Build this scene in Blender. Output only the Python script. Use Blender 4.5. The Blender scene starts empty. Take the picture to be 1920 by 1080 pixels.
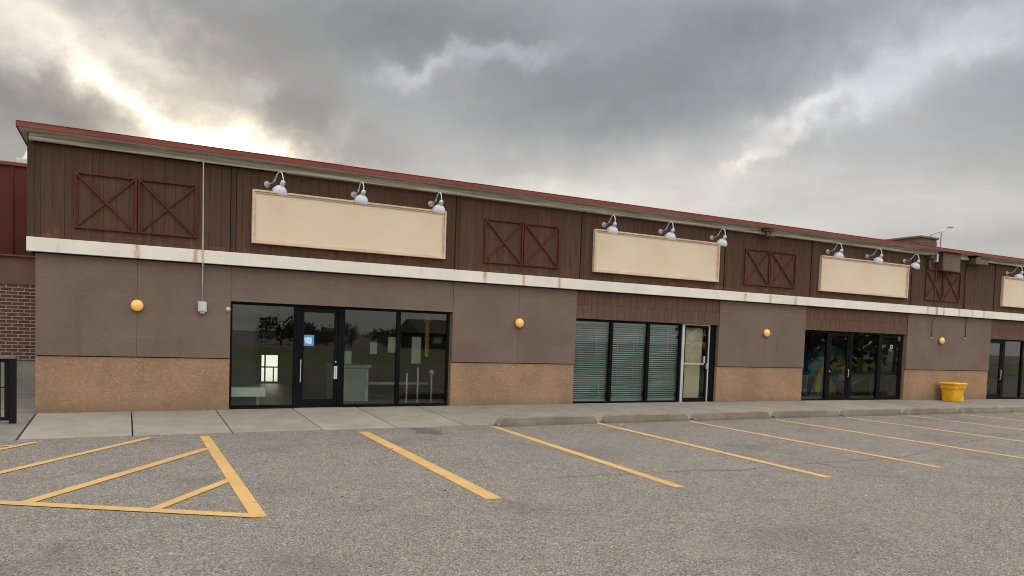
import bpy, bmesh, math, random
from mathutils import Vector, Matrix
random.seed(11)
sc = bpy.context.scene
COL = sc.collection
PI = math.pi

# ------------------------------------------------------------------ objects
def link(o, parent=None):
    COL.objects.link(o)
    if parent is not None: o.parent = parent
    return o
def tag(o, label=None, cat=None, group=None, kind=None):
    if label: o['label'] = label
    if cat: o['category'] = cat
    if group: o['group'] = group
    if kind: o['kind'] = kind
    return o
def empty(name, loc, label=None, cat=None, group=None, rz=0.0):
    o = bpy.data.objects.new(name, None); o.empty_display_size = .2
    o.location = loc; o.rotation_euler = (0, 0, rz)
    link(o); return tag(o, label, cat, group)
def copy_tree(o, parent=None):
    c = o.copy()
    for k in ('label',):
        if k in c: del c[k]
    link(c, parent)
    if parent is not None: c.matrix_parent_inverse = o.matrix_parent_inverse.copy()
    for ch in list(o.children):
        copy_tree(ch, c)
    return c

class MB:
    def __init__(s): s.v=[]; s.f=[]; s.t=[]; s.sm=[]; s.tint=1.0
    def add(s, vs, fs, smooth=False):
        b=len(s.v); s.v += [tuple(v) for v in vs]; s.t += [s.tint]*len(vs)
        for f in fs: s.f.append([i+b for i in f]); s.sm.append(smooth)
        return s
    def box(s, x0,x1,y0,y1,z0,z1, M=None):
        vs=[(x,y,z) for z in (z0,z1) for y in (y0,y1) for x in (x0,x1)]
        if M is not None: vs=[M@Vector(v) for v in vs]
        return s.add(vs,[(0,2,3,1),(4,5,7,6),(0,1,5,4),(2,6,7,3),(0,4,6,2),(1,3,7,5)])
    def bar(s, a,b,w,d=None, up=(0,-1,0)):
        # rectangular bar from a to b; d is the thickness along `up`
        a=Vector(a); b=Vector(b); d=d or w; t=(b-a).normalized(); u=Vector(up); u=(u-t*u.dot(t)).normalized(); r=t.cross(u)
        vs=[p+r*(i*w/2)+u*(j*d/2) for p in (a,b) for j in (-1,1) for i in (-1,1)]
        return s.add(vs,[(0,2,3,1),(4,5,7,6),(0,1,5,4),(2,6,7,3),(0,4,6,2),(1,3,7,5)])
    def tube(s, pts, r, n=10, caps=True):
        pts=[Vector(p) for p in pts]; m=len(pts); rr=r if isinstance(r,(list,tuple)) else [r]*m
        vs=[]; ref=None
        for i,p in enumerate(pts):
            t=(pts[min(i+1,m-1)]-pts[max(i-1,0)]).normalized()
            if ref is None:
                ref=Vector((1,0,0)) if abs(t.x)<.8 else Vector((0,0,1))
            u=(ref-t*ref.dot(t)).normalized(); w=t.cross(u); ref=u
            vs += [p+(u*math.cos(2*PI*k/n)+w*math.sin(2*PI*k/n))*rr[i] for k in range(n)]
        fs=[(i*n+k,i*n+(k+1)%n,(i+1)*n+(k+1)%n,(i+1)*n+k) for i in range(m-1) for k in range(n)]
        if caps: fs += [tuple(range(n))[::-1], tuple((m-1)*n+k for k in range(n))]
        return s.add(vs,fs,True)
    def lathe(s, prof, n=24, M=None, closed=False):
        # prof: list of (radius, height) about local z
        vs=[]; m=len(prof)
        for r,h in prof: vs += [Vector((r*math.cos(2*PI*k/n), r*math.sin(2*PI*k/n), h)) for k in range(n)]
        if M is not None: vs=[M@v for v in vs]
        fs=[(i*n+k,i*n+(k+1)%n,(i+1)*n+(k+1)%n,(i+1)*n+k) for i in range(m-1) for k in range(n)]
        if prof[0][0]>1e-6 and closed: fs.append(tuple(range(n))[::-1])
        if prof[-1][0]>1e-6 and closed: fs.append(tuple((m-1)*n+k for k in range(n)))
        return s.add(vs,fs,True)
    def prism(s, poly, y0, y1):
        # polygon in x,z given thickness along y
        n=len(poly); vs=[(x,y0,z) for x,z in poly]+[(x,y1,z) for x,z in poly]
        return s.add(vs,[tuple(range(n)),tuple(range(2*n-1,n-1,-1))]+[(i,i+n,(i+1)%n+n,(i+1)%n) for i in range(n)])
    def build(s, name, mat, parent=None, bevel=0, seg=2, origin=None):
        me=bpy.data.meshes.new(name); vs=s.v
        if origin is not None: vs=[(a-origin[0],b-origin[1],c-origin[2]) for a,b,c in vs]
        me.from_pydata(vs,[],s.f)
        me.polygons.foreach_set('use_smooth', s.sm)
        at=me.color_attributes.new('tint','FLOAT_COLOR','POINT')
        at.data.foreach_set('color',[c for t in s.t for c in (t,t,t,1)])
        bm=bmesh.new(); bm.from_mesh(me); bmesh.ops.recalc_face_normals(bm,faces=bm.faces); bm.to_mesh(me); bm.free()
        me.update()
        o=bpy.data.objects.new(name,me); me.materials.append(mat); link(o,parent)
        if origin is not None: o.location=origin
        if bevel:
            b=o.modifiers.new('bevel','BEVEL'); b.width=bevel; b.segments=seg; b.limit_method='ANGLE'; b.angle_limit=math.radians(40)
        return o

# ------------------------------------------------------------------ materials
def nd(nt, typ, ins=None, **props):
    n=nt.nodes.new(typ)
    for k,v in props.items(): setattr(n,k,v)
    for k,v in (ins or {}).items():
        i=n.inputs[k]
        if isinstance(v,bpy.types.NodeSocket): nt.links.new(v,i)
        else: i.default_value = v
    return n
def mth(nt, op, a, b=0.0, c=None, clamp=False):
    d={0:a,1:b}
    if c is not None: d[2]=c
    return nd(nt,'ShaderNodeMath',d,operation=op,use_clamp=clamp).outputs[0]
def remap(nt, v, a,b,c=0.0,d=1.0, smooth=True):
    return nd(nt,'ShaderNodeMapRange',{'Value':v,'From Min':a,'From Max':b,'To Min':c,'To Max':d},interpolation_type='SMOOTHSTEP' if smooth else 'LINEAR').outputs[0]
def c4(c): return tuple(c)+(1,) if len(c)==3 else tuple(c)
def mix(nt, f, a, b, blend='MIX'):
    n=nt.nodes.new('ShaderNodeMix'); n.data_type='RGBA'; n.blend_type=blend
    for k,v in ((0,f),(6,a),(7,b)):
        if isinstance(v,bpy.types.NodeSocket): nt.links.new(v,n.inputs[k])
        else: n.inputs[k].default_value = v if k==0 else c4(v)
    return n.outputs[2]
def pos(nt, s=(1,1,1), obj=False):
    if obj: p=nd(nt,'ShaderNodeTexCoord').outputs['Object']
    else: p=nd(nt,'ShaderNodeNewGeometry').outputs['Position']
    return nd(nt,'ShaderNodeVectorMath',{0:p,1:s},operation='MULTIPLY').outputs[0]
def noise(nt, vec, scale, detail=5, rough=.55, dist=0.0):
    return nd(nt,'ShaderNodeTexNoise',{'Vector':vec,'Scale':scale,'Detail':detail,'Roughness':rough,'Distortion':dist}).outputs[0]
def begin(name):
    m=bpy.data.materials.new(name); m.use_nodes=True; nt=m.node_tree
    b=nt.nodes['Principled BSDF']; return m,nt,b
def setp(nt,b,k,v):
    if isinstance(v,bpy.types.NodeSocket): nt.links.new(v,b.inputs[k])
    else: b.inputs[k].default_value = c4(v) if k=='Base Color' else v
def bump(nt,b,h,strength,dist=.01):
    n=nd(nt,'ShaderNodeBump',{'Height':h,'Strength':strength,'Distance':dist}); nt.links.new(n.outputs[0],b.inputs['Normal'])

def surf(name, a, b2=None, rough=.75, spec=.3, scale=2.0, lo=.35, hi=.65, detail=6, fine=0.0, fscale=60, bscale=0, bstr=.3, bdist=.01, metal=0, tint=0, stretch=(1,1,1), obj=False, emit=None, worm=0, wscale=14):
    m,nt,b=begin(name); p=pos(nt,stretch,obj)
    col=mix(nt, remap(nt,noise(nt,p,scale,detail),lo,hi), a, b2 or [x*.8 for x in a])
    if fine:
        col=mix(nt,1.0,col,nd(nt,'ShaderNodeCombineColor',{0:(f:=remap(nt,noise(nt,p,fscale,3),.25,.75,1-fine,1+fine,False)),1:f,2:f}).outputs[0],'MULTIPLY')
    if worm:
        n=noise(nt,p,wscale,1.5,.5,1.6); r=mth(nt,'ABSOLUTE',mth(nt,'SUBTRACT',n,.5))
        w=remap(nt,r,0,.06,1+worm,1-worm*.35)
        col=mix(nt,1.0,col,nd(nt,'ShaderNodeCombineColor',{0:w,1:w,2:w}).outputs[0],'MULTIPLY')
    if tint:
        at=nd(nt,'ShaderNodeAttribute',attribute_name='tint').outputs['Color']
        col=mix(nt,1.0,col,at,'MULTIPLY')
    setp(nt,b,'Base Color',col); setp(nt,b,'Roughness',rough); setp(nt,b,'Specular IOR Level',spec); setp(nt,b,'Metallic',metal)
    if bscale: bump(nt,b,noise(nt,p,bscale,4,.6,.6 if worm else 0),bstr,bdist)
    if emit: setp(nt,b,'Emission Color',c4(emit[0])); setp(nt,b,'Emission Strength',emit[1])
    return m

M={}
# --- asphalt: worn grey aggregate with wormy light and dark grains, oil stains, tyre scuffs
def asphalt():
    m,nt,b=begin('asphalt'); p=pos(nt)
    n1=noise(nt,p,14,2.0,.62,2.1); r=mth(nt,'ABSOLUTE',mth(nt,'SUBTRACT',n1,.5))
    line=remap(nt,r,0,.045,1.0,0.0)
    n2=noise(nt,p,48,2.5,.65,1.2); big=noise(nt,p,.55,6,.6); mid=noise(nt,p,3.0,5,.6)
    col=mix(nt,remap(nt,mid,.3,.7),(.116,.104,.092),(.143,.129,.116))
    col=mix(nt,mth(nt,'MULTIPLY',line,.88),col,(.44,.405,.365))
    n3=noise(nt,p,6.5,2.0,.55,2.0); l3=remap(nt,mth(nt,'ABSOLUTE',mth(nt,'SUBTRACT',n3,.5)),0,.05,1,0)
    col=mix(nt,mth(nt,'MULTIPLY',l3,.28),col,(.33,.305,.275))
    col=mix(nt,mth(nt,'MULTIPLY',remap(nt,n3,.60,.72),.30),col,(.085,.078,.071))
    col=mix(nt,mth(nt,'MULTIPLY',remap(nt,n2,.58,.68),.75),col,(.37,.35,.32))
    col=mix(nt,mth(nt,'MULTIPLY',remap(nt,n2,.47,.37),.9),col,(.036,.033,.031))
    col=mix(nt,mth(nt,'MULTIPLY',remap(nt,big,.50,.70),.36),col,(.085,.078,.074))
    oil=noise(nt,pos(nt,(1.0,.75,1)),1.15,4,.5,.5)
    col=mix(nt,mth(nt,'MULTIPLY',remap(nt,oil,.66,.74),.40),col,(.06,.055,.052))
    col=mix(nt,mth(nt,'MULTIPLY',remap(nt,noise(nt,p,.9,3),.60,.75),.25),col,(.26,.245,.225))
    # scuffs across the stalls in front of the wheel stops
    sp=nd(nt,'ShaderNodeSeparateXYZ',{0:p}).outputs
    zone=mth(nt,'MULTIPLY',remap(nt,sp[1],-5.2,-4.0),remap(nt,sp[0],7.5,11.5))
    sc_=noise(nt,pos(nt,(1.1,4.2,1)),1.7,5,.6,.4)
    col=mix(nt,mth(nt,'MULTIPLY',mth(nt,'MULTIPLY',zone,remap(nt,sc_,.56,.70)),.55),col,(.075,.068,.063))
    setp(nt,b,'Base Color',col); setp(nt,b,'Roughness',.92); setp(nt,b,'Specular IOR Level',.15)
    bump(nt,b,mth(nt,'ADD',mth(nt,'MULTIPLY',line,.8),n2),.7,.012)
    return m
M['asphalt']=asphalt()
def concrete(name,a,bb,stain=.35):
    m,nt,b=begin(name); p=pos(nt)
    col=mix(nt,remap(nt,noise(nt,p,1.4,7,.62),.3,.7),a,bb)
    st=noise(nt,pos(nt,(.7,2.2,1)),1.5,6,.62,.7)
    col=mix(nt,mth(nt,'MULTIPLY',remap(nt,st,.56,.74),stain),col,[x*.45 for x in a])
    f=remap(nt,noise(nt,p,70,3,.6),.25,.75,.86,1.14,False)
    col=mix(nt,1.0,col,nd(nt,'ShaderNodeCombineColor',{0:f,1:f,2:f}).outputs[0],'MULTIPLY')
    col=mix(nt,1.0,col,nd(nt,'ShaderNodeAttribute',attribute_name='tint').outputs['Color'],'MULTIPLY')
    sp=noise(nt,p,9,2); col=mix(nt,mth(nt,'MULTIPLY',remap(nt,sp,.72,.76),.6),col,(.05,.045,.04))
    setp(nt,b,'Base Color',col); setp(nt,b,'Roughness',.9); setp(nt,b,'Specular IOR Level',.2)
    bump(nt,b,noise(nt,p,40,5,.65),.25,.006); return m
M['sidewalk']=concrete('sidewalk_concrete',(.245,.224,.196),(.195,.178,.156))
M['apron']=concrete('apron_concrete',(.185,.173,.156),(.13,.122,.111),.5)
M['stop']=concrete('wheel_stop_concrete',(.205,.180,.142),(.135,.118,.092),.6)
M['base']=concrete('base_concrete',(.26,.26,.23),(.19,.192,.17),.5)
# --- yellow paint, worn through to the asphalt in spots
def paint():
    m,nt,b=begin('yellow_paint'); p=pos(nt)
    col=mix(nt,remap(nt,noise(nt,p,2.2,5),.35,.65),(.415,.265,.09),(.36,.235,.085))
    w=mth(nt,'MAXIMUM',remap(nt,noise(nt,p,5,6,.7),.58,.72),mth(nt,'MULTIPLY',remap(nt,noise(nt,p,55,3,.6,1),.58,.72),.55))
    col=mix(nt,mth(nt,'MULTIPLY',w,.75),col,(.15,.135,.12))
    setp(nt,b,'Base Color',col); setp(nt,b,'Roughness',.85); setp(nt,b,'Specular IOR Level',.2)
    bump(nt,b,noise(nt,p,70,3),.4,.004); return m
M['paint']=paint()
M['patch']=surf('asphalt_patch',(.10,.088,.075),(.075,.066,.058),rough=.95,fine=.4,fscale=55,bscale=60,bstr=.4)
M['crack']=surf('crack_filler',(.115,.105,.095),(.085,.078,.07),rough=.95)
# --- building
def brown_stucco():
    m,nt,b=begin('brown_stucco'); p=pos(nt)
    col=mix(nt,remap(nt,noise(nt,p,.9,6,.6),.3,.7),(.155,.112,.094),(.128,.092,.078))
    n=noise(nt,p,9,1.5,.5,1.5); r=remap(nt,mth(nt,'ABSOLUTE',mth(nt,'SUBTRACT',n,.5)),0,.05,1.07,.97)
    col=mix(nt,1.0,col,nd(nt,'ShaderNodeCombineColor',{0:r,1:r,2:r}).outputs[0],'MULTIPLY')
    z=nd(nt,'ShaderNodeSeparateXYZ',{0:p}).outputs[2]
    fz=mth(nt,'FRACT',mth(nt,'DIVIDE',mth(nt,'SUBTRACT',z,1.108),.406))
    l=mth(nt,'MULTIPLY',remap(nt,mth(nt,'ABSOLUTE',mth(nt,'SUBTRACT',fz,.5)),.478,.49),remap(nt,noise(nt,pos(nt,(1.3,1,1)),1.6,3),.45,.6))
    col=mix(nt,mth(nt,'MULTIPLY',l,.28),col,(.22,.175,.15))
    g=noise(nt,pos(nt,(2.5,1,.3)),1.3,5)
    col=mix(nt,mth(nt,'MULTIPLY',remap(nt,g,.56,.75),.3),col,(.085,.066,.058))
    setp(nt,b,'Base Color',col); setp(nt,b,'Roughness',.85); setp(nt,b,'Specular IOR Level',.25)
    bump(nt,b,mth(nt,'ADD',n,mth(nt,'MULTIPLY',noise(nt,p,55,3),.5)),.3,.012); return m
M['stucco']=brown_stucco()
def wainscot():
    m,nt,b=begin('tan_stucco'); p=pos(nt)
    col=mix(nt,remap(nt,noise(nt,p,1.1,6,.6),.32,.68),(.295,.188,.115),(.235,.150,.095))
    n=noise(nt,p,6.0,1.4,.5,2.4); r=remap(nt,mth(nt,'ABSOLUTE',mth(nt,'SUBTRACT',n,.5)),0,.07,1.20,.95)
    col=mix(nt,1.0,col,nd(nt,'ShaderNodeCombineColor',{0:r,1:r,2:r}).outputs[0],'MULTIPLY')
    s=nd(nt,'ShaderNodeSeparateXYZ',{0:p}).outputs
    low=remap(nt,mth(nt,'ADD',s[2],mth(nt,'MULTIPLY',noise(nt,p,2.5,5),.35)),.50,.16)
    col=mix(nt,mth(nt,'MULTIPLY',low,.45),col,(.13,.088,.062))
    f=remap(nt,noise(nt,p,70,3,.6),.25,.75,.85,1.15,False)
    col=mix(nt,1.0,col,nd(nt,'ShaderNodeCombineColor',{0:f,1:f,2:f}).outputs[0],'MULTIPLY')
    setp(nt,b,'Base Color',col); setp(nt,b,'Roughness',.88); setp(nt,b,'Specular IOR Level',.22)
    bump(nt,b,mth(nt,'ADD',mth(nt,'MULTIPLY',r,1.2),mth(nt,'MULTIPLY',noise(nt,p,45,3),.5)),.6,.02); return m
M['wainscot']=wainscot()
def wood(name,a,bb,worn,z0):
    m,nt,b=begin(name); p=pos(nt)
    g=noise(nt,pos(nt,(9,9,.55)),2.2,6,.6,.3)
    col=mix(nt,remap(nt,g,.3,.7),a,bb)
    col=mix(nt,1.0,col,nd(nt,'ShaderNodeAttribute',attribute_name='tint').outputs['Color'],'MULTIPLY')
    s=nd(nt,'ShaderNodeSeparateXYZ',{0:p}).outputs
    w=remap(nt,noise(nt,pos(nt,(5,5,.5)),2.0,6,.65),.53,.74)
    low=remap(nt,s[2],z0+.5,z0+.05,.35,1.0)
    w2=mth(nt,'MULTIPLY',remap(nt,noise(nt,pos(nt,(1.2,1,5)),2.2,5),.52,.66),remap(nt,s[2],z0+.32,z0+.05,0,1))
    col=mix(nt,mth(nt,'MULTIPLY',mth(nt,'MAXIMUM',mth(nt,'MULTIPLY',w,low),w2),.55),col,worn)
    k=noise(nt,p,6.5,1.5); col=mix(nt,mth(nt,'MULTIPLY',remap(nt,k,.74,.80),.7),col,(.02,.013,.01))
    setp(nt,b,'Base Color',col); setp(nt,b,'Roughness',.8); setp(nt,b,'Specular IOR Level',.25)
    bump(nt,b,noise(nt,pos(nt,(40,40,2)),3,5,.6),.35,.006); return m
M['siding']=wood('brown_wood_siding',(.078,.041,.025),(.054,.030,.020),(.17,.072,.042),3.33)
M['header']=wood('brown_grooved_header',(.105,.060,.044),(.083,.049,.037),(.15,.085,.06),2.3)
M['trim']=wood('brown_trim_board',(.060,.034,.022),(.042,.025,.018),(.17,.075,.045),3.33)
def band():
    m,nt,b=begin('white_trim_band'); p=pos(nt)
    col=mix(nt,remap(nt,noise(nt,p,1.2,6),.3,.7),(.68,.65,.595),(.60,.57,.515))
    s=nd(nt,'ShaderNodeSeparateXYZ',{0:p}).outputs
    rx=noise(nt,pos(nt,(1,0,.12)),2.4,5,.7)
    col=mix(nt,mth(nt,'MULTIPLY',remap(nt,rx,.60,.72),.5),col,(.42,.25,.13))
    # rust runs below the bolts of the red braces
    run=None
    for i,x in enumerate(RUST):
        d=remap(nt,mth(nt,'ABSOLUTE',mth(nt,'SUBTRACT',mth(nt,'ADD',s[0],mth(nt,'MULTIPLY',noise(nt,pos(nt,(2,1,6)),1.0,2),.08)),x+.04)),0,.085,1,0)
        run=d if run is None else mth(nt,'MAXIMUM',run,d)
    run=mth(nt,'MULTIPLY',run,remap(nt,noise(nt,pos(nt,(14,1,3)),1.5,4),.3,.6,.25,1))
    col=mix(nt,mth(nt,'MULTIPLY',run,.8),col,(.38,.19,.075))
    d=noise(nt,pos(nt,(.5,1,4)),2.5,6,.65); col=mix(nt,mth(nt,'MULTIPLY',remap(nt,d,.60,.72),.4),col,(.36,.31,.27))
    setp(nt,b,'Base Color',col); setp(nt,b,'Roughness',.6); setp(nt,b,'Specular IOR Level',.3)
    bump(nt,b,noise(nt,p,12,4),.12,.01); return m
RUST=[.18,1.25,7.78,8.85,9.9,16.33,17.35,18.42,24.9,25.8,26.7,27.5,28.2]
M['band']=band()
M['grey_wood']=surf('weathered_grey_fascia',(.50,.465,.39),(.27,.25,.205),scale=2.2,stretch=(.35,6,9),rough=.8,lo=.38,hi=.62,fine=.2,fscale=18,bscale=10,bstr=.25)
M['groove']=surf('groove_shadowed_wood',(.034,.021,.014),rough=.9,spec=.1)
M['soffit']=surf('cream_soffit',(.60,.56,.48),(.50,.46,.39),rough=.7)
M['red_metal']=surf('red_metal_edge',(.195,.050,.037),(.14,.037,.029),scale=1.5,stretch=(.6,3,8),rough=.55,spec=.2,lo=.4,hi=.7,fine=.12,fscale=14)
M['dark_red']=surf('dark_red_cladding',(.085,.017,.012),(.06,.014,.011),scale=1.2,rough=.6,spec=.18)
M['gap']=surf('dark_gap',(.018,.012,.009),rough=.95,spec=.05)
M['brace']=surf('red_steel_tube',(.105,.024,.016),(.070,.019,.013),scale=5,rough=.6,spec=.15,fine=.25,fscale=22)
M['sign_panel']=surf('cream_sign_panel',(.62,.525,.40),(.59,.495,.375),scale=.7,rough=.5,spec=.35,fine=.03,fscale=30)
M['sign_frame']=surf('tan_sign_frame',(.58,.46,.335),(.50,.375,.26),scale=2.2,rough=.5,spec=.35,stretch=(1,1,4))
M['black_alu']=surf('black_aluminium',(.0055,.0065,.008),(.004,.0045,.0055),rough=.5,spec=.06)
M['silver_alu']=surf('silver_aluminium',(.55,.54,.52),(.46,.45,.43),rough=.38,metal=.5)
M['white_metal']=surf('white_enamel',(.47,.50,.55),(.38,.40,.44),scale=7,rough=.35,spec=.5,obj=True)
M['white_inner']=surf('white_enamel_inside',(.75,.74,.70),rough=.4,obj=True)
M['bulb']=surf('warm_bulb',(.9,.7,.4),rough=.4,emit=((1,.58,.22),14.0))
M['amber']=surf('amber_glass',(.72,.42,.10),(.68,.38,.085),scale=8,rough=.25,spec=.6,emit=((1,.52,.12),.16),obj=True)
M['amber_ring']=surf('amber_mount',(.28,.17,.06),rough=.5)
M['grey_box']=surf('grey_painted_metal',(.50,.51,.52),(.42,.43,.44),rough=.45,scale=5)
M['conduit']=surf('pale_conduit',(.46,.45,.44),(.36,.34,.32),rough=.5,scale=4)
M['brown_metal']=surf('brown_painted_metal',(.115,.075,.055),(.09,.058,.043),rough=.55,scale=2.5,fine=.1)
M['brown_pipe']=surf('brown_painted_pipe',(.075,.046,.034),(.06,.038,.028),rough=.6)
M['roofing']=surf('roof_membrane',(.25,.24,.23),rough=.9)
M['int_wall']=surf('interior_grey_wall',(.34,.35,.31),(.30,.31,.275),rough=.9,scale=1)
M['int_dark']=surf('interior_dark_panel',(.02,.022,.022),rough=.8)
M['int_floor']=surf('interior_floor',(.15,.14,.12),(.11,.105,.09),rough=.5,scale=1.5)
M['int_ceil']=surf('interior_ceiling',(.36,.36,.33),rough=.95)
M['int_white']=surf('white_laminate',(.62,.64,.63),(.56,.58,.57),rough=.5)
M['paper']=surf('notice_paper',(.23,.24,.22),(.20,.21,.19),rough=.9)
M['blue_sign']=surf('blue_notice',(.030,.27,.60),(.035,.30,.64),rough=.5,scale=9)
M['blind']=surf('blind_slats',(.45,.56,.61),(.35,.45,.50),rough=.5,scale=1.3,obj=False)
M['blue_slide']=surf('blue_plastic',(.03,.24,.40),(.025,.19,.33),rough=.4)
M['yellow_play']=surf('yellow_plastic_play',(.60,.38,.04),rough=.4)
M['bin']=surf('yellow_plastic_bin',(.70,.37,.008),(.60,.30,.006),scale=4,rough=.45,spec=.4,fine=.06)
M['black_steel']=surf('black_painted_steel',(.005,.0055,.006),rough=.5,spec=.15)
M['cap_grey']=surf('grey_cap',(.12,.12,.12),(.09,.09,.09),rough=.6)
M['galv']=surf('galvanised_steel',(.45,.46,.47),(.36,.37,.38),rough=.45,metal=.6,scale=4)
M['grass']=surf('verge_grass',(.13,.135,.045),(.10,.11,.035),rough=1,scale=1.5,fine=.4,fscale=20,bscale=30,bstr=.6)
M['leaf_a']=surf('dull_leaves',(.045,.048,.022),(.07,.055,.025),rough=.9,scale=1.2)
M['leaf_b']=surf('autumn_leaves',(.12,.075,.03),(.08,.06,.025),rough=.9,scale=1.2)
M['pale_sheet']=surf('added_pale_sheet',(.72,.74,.70),(.62,.64,.60),rough=.9)  # pale surface added to make the back window look bright
M['int_dim']=surf('white_laminate_dimmed',(.36,.38,.37),(.31,.33,.32),rough=.5)  # white laminate with the dimness of the interior put into its colour
M['banner']=surf('yellow_banner_cloth',(.42,.25,.025),rough=.9)
M['bark']=surf('tree_bark',(.06,.045,.035),rough=1,scale=6)
M['house_wall']=surf('slate_blue_wall',(.022,.034,.042),rough=.8)
M['house_roof']=surf('brown_shingles',(.10,.085,.05),(.08,.07,.04),rough=.9,scale=3)
def brick():
    m,nt,b=begin('weathered_brick')
    s=nd(nt,'ShaderNodeSeparateXYZ',{0:pos(nt)}).outputs
    v=nd(nt,'ShaderNodeCombineXYZ',{0:s[0],1:s[2],2:0.0}).outputs[0]
    v=nd(nt,'ShaderNodeVectorMath',{0:v,1:nd(nt,'ShaderNodeVectorMath',{0:nd(nt,'ShaderNodeTexNoise',{'Vector':v,'Scale':7.0,'Detail':2.0}).outputs[1],'Scale':.018},operation='SCALE').outputs[0]},operation='ADD').outputs[0]
    t=nd(nt,'ShaderNodeTexBrick',{'Vector':v,'Color1':(.105,.040,.028,1),'Color2':(.06,.027,.02,1),'Mortar':(.30,.25,.21,1),'Scale':1.0,'Mortar Size':.011,'Brick Width':.24,'Row Height':.085,'Mortar Smooth':.3,'Bias':-.1})
    col=mix(nt,mth(nt,'MULTIPLY',remap(nt,noise(nt,pos(nt),6,4),.60,.72),.5),t.outputs[0],(.18,.125,.10))
    setp(nt,b,'Base Color',col); setp(nt,b,'Roughness',.9)
    bump(nt,b,mth(nt,'SUBTRACT',1.0,t.outputs[1]),.5,.01); return m
M['brick']=brick()
M['pink_stucco']=surf('reddish_stucco',(.16,.092,.072),(.13,.078,.062),rough=.9,scale=2,bscale=20,bstr=.3)
def glass(name,tr):
    m=bpy.data.materials.new(name); m.use_nodes=True; nt=m.node_tree; nt.nodes.clear()
    lw=nd(nt,'ShaderNodeLayerWeight').outputs['Facing']
    f=mth(nt,'ADD',mth(nt,'MULTIPLY',mth(nt,'POWER',lw,5.0),.95),.043)
    t=nd(nt,'ShaderNodeBsdfTransparent',{'Color':c4(tr)}); g=nd(nt,'ShaderNodeBsdfGlossy',{'Color':(.95,.97,.95,1),'Roughness':.012})
    mx=nd(nt,'ShaderNodeMixShader',{0:f,1:t.outputs[0],2:g.outputs[0]})
    o=nd(nt,'ShaderNodeOutputMaterial',{0:mx.outputs[0]}); return m
M['glass']=glass('tinted_glass',(.80,.83,.80))
M['dark_glass']=glass('dark_glass',(.66,.69,.66))

# ------------------------------------------------------------------ ground
W,SS,GS=2.846,.04151,.00522
def zb(x):
    x=min(max(x,-8),36); return .0055628*x-.00017003*x*x
def zg(x,y):
    t=-y
    return zb(x)-SS*min(max(t,0),W)-GS*max(0,min(t,40)-W)
def axis(lo,hi,step,far):
    a=[]; x=lo
    while x<=hi+1e-6: a.append(x); x+=step
    pre=[]; d=step; x=lo
    for f in far: pre.append(lo-f)
    post=[hi+f for f in far]
    return sorted(pre)+a+post
def sheet(name,xs,ys,zf,mat,kind='structure'):
    mb=MB(); nx=len(xs)
    mb.v=[(x,y,zf(x,y)) for y in ys for x in xs]; mb.t=[1.0]*len(mb.v)
    for j in range(len(ys)-1):
        for i in range(nx-1):
            mb.f.append([j*nx+i,j*nx+i+1,(j+1)*nx+i+1,(j+1)*nx+i]); mb.sm.append(False)
    return tag(mb.build(name,mat),kind=kind)
xs=axis(-8,36,1.0,[5,20,60,200,700,1500])
ys=[-1500,-700,-300,-120,-70,-40]+[-40+2*i for i in range(1,19)]+[-W-.004]
SWF=.012   # the asphalt lies a little under the front edge of the slabs
sheet('parking_lot',xs,ys,lambda x,y:zg(x,y),M['asphalt'])
sheet('ground',axis(-8,36,4.0,[5,20,60,200,700,1500]),[-W-.3,0,8,30,120,400,1500],lambda x,y:zb(x)-.30,M['asphalt'])
# sidewalk slabs with open joints
joints=[-1.51,.11,1.69,3.28,4.73,6.19,7.75,9.3,10.9,12.5,14.1,15.7,17.3,18.9,20.5,22.1,23.7,25.3,26.9,28.5,30.1,31.7,33.3,35,37,39,42]
tints=[1.0,.97,.93,1.04,.98,.90,.92,.88,.93,.9]
mb=MB()
def slab(mb,x0,x1,y0,y1,top,thick=.14,nx=2,ny=3):
    vs=[]
    for j in range(ny+1):
        for i in range(nx+1):
            x=x0+(x1-x0)*i/nx; y=y0+(y1-y0)*j/ny; vs.append((x,y,top(x,y)))
    n=len(vs); vs+= [(x,y,z-thick) for x,y,z in vs]; fs=[]
    for j in range(ny):
        for i in range(nx):
            a=j*(nx+1)+i; fs.append((a,a+1,a+nx+2,a+nx+1)); fs.append((a+n,a+nx+1+n,a+nx+2+n,a+1+n))
    rim=[i for i in range(nx+1)]+[(nx+1)*j+nx for j in range(1,ny+1)]+[(nx+1)*ny+i for i in range(nx-1,-1,-1)]+[(nx+1)*j for j in range(ny-1,0,-1)]
    for k in range(len(rim)):
        a,b_=rim[k],rim[(k+1)%len(rim)]; fs.append((a,a+n,b_+n,b_))
    mb.add(vs,fs)
for i in range(len(joints)-1):
    mb.tint=tints[i%len(tints)]*random.uniform(.97,1.03)
    g=.011 if i<6 else .006
    slab(mb,joints[i]+g,joints[i+1]-g,-W,.16,lambda x,y:zb(x)+SS*max(y,-W)+SWF if y<0 else zb(x)+SWF)
tag(mb.build('sidewalk',M['sidewalk'],bevel=.008),kind='structure')
mb=MB()
slab(mb,-9,-4.5,-W-.1,4.6,lambda x,y:zb(x)+SS*max(min(y,0),-W)+.006,ny=6)
slab(mb,-4.488,-1.535,-W-.1,-.55,lambda x,y:zb(x)+SS*max(min(y,0),-W)+.006,ny=4)
slab(mb,-4.488,-1.535,-.538,4.6,lambda x,y:zb(x)+SS*max(min(y,0),-W)+.006,ny=6)
tag(mb.build('concrete_apron',M['apron'],bevel=.008),kind='structure')
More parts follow.
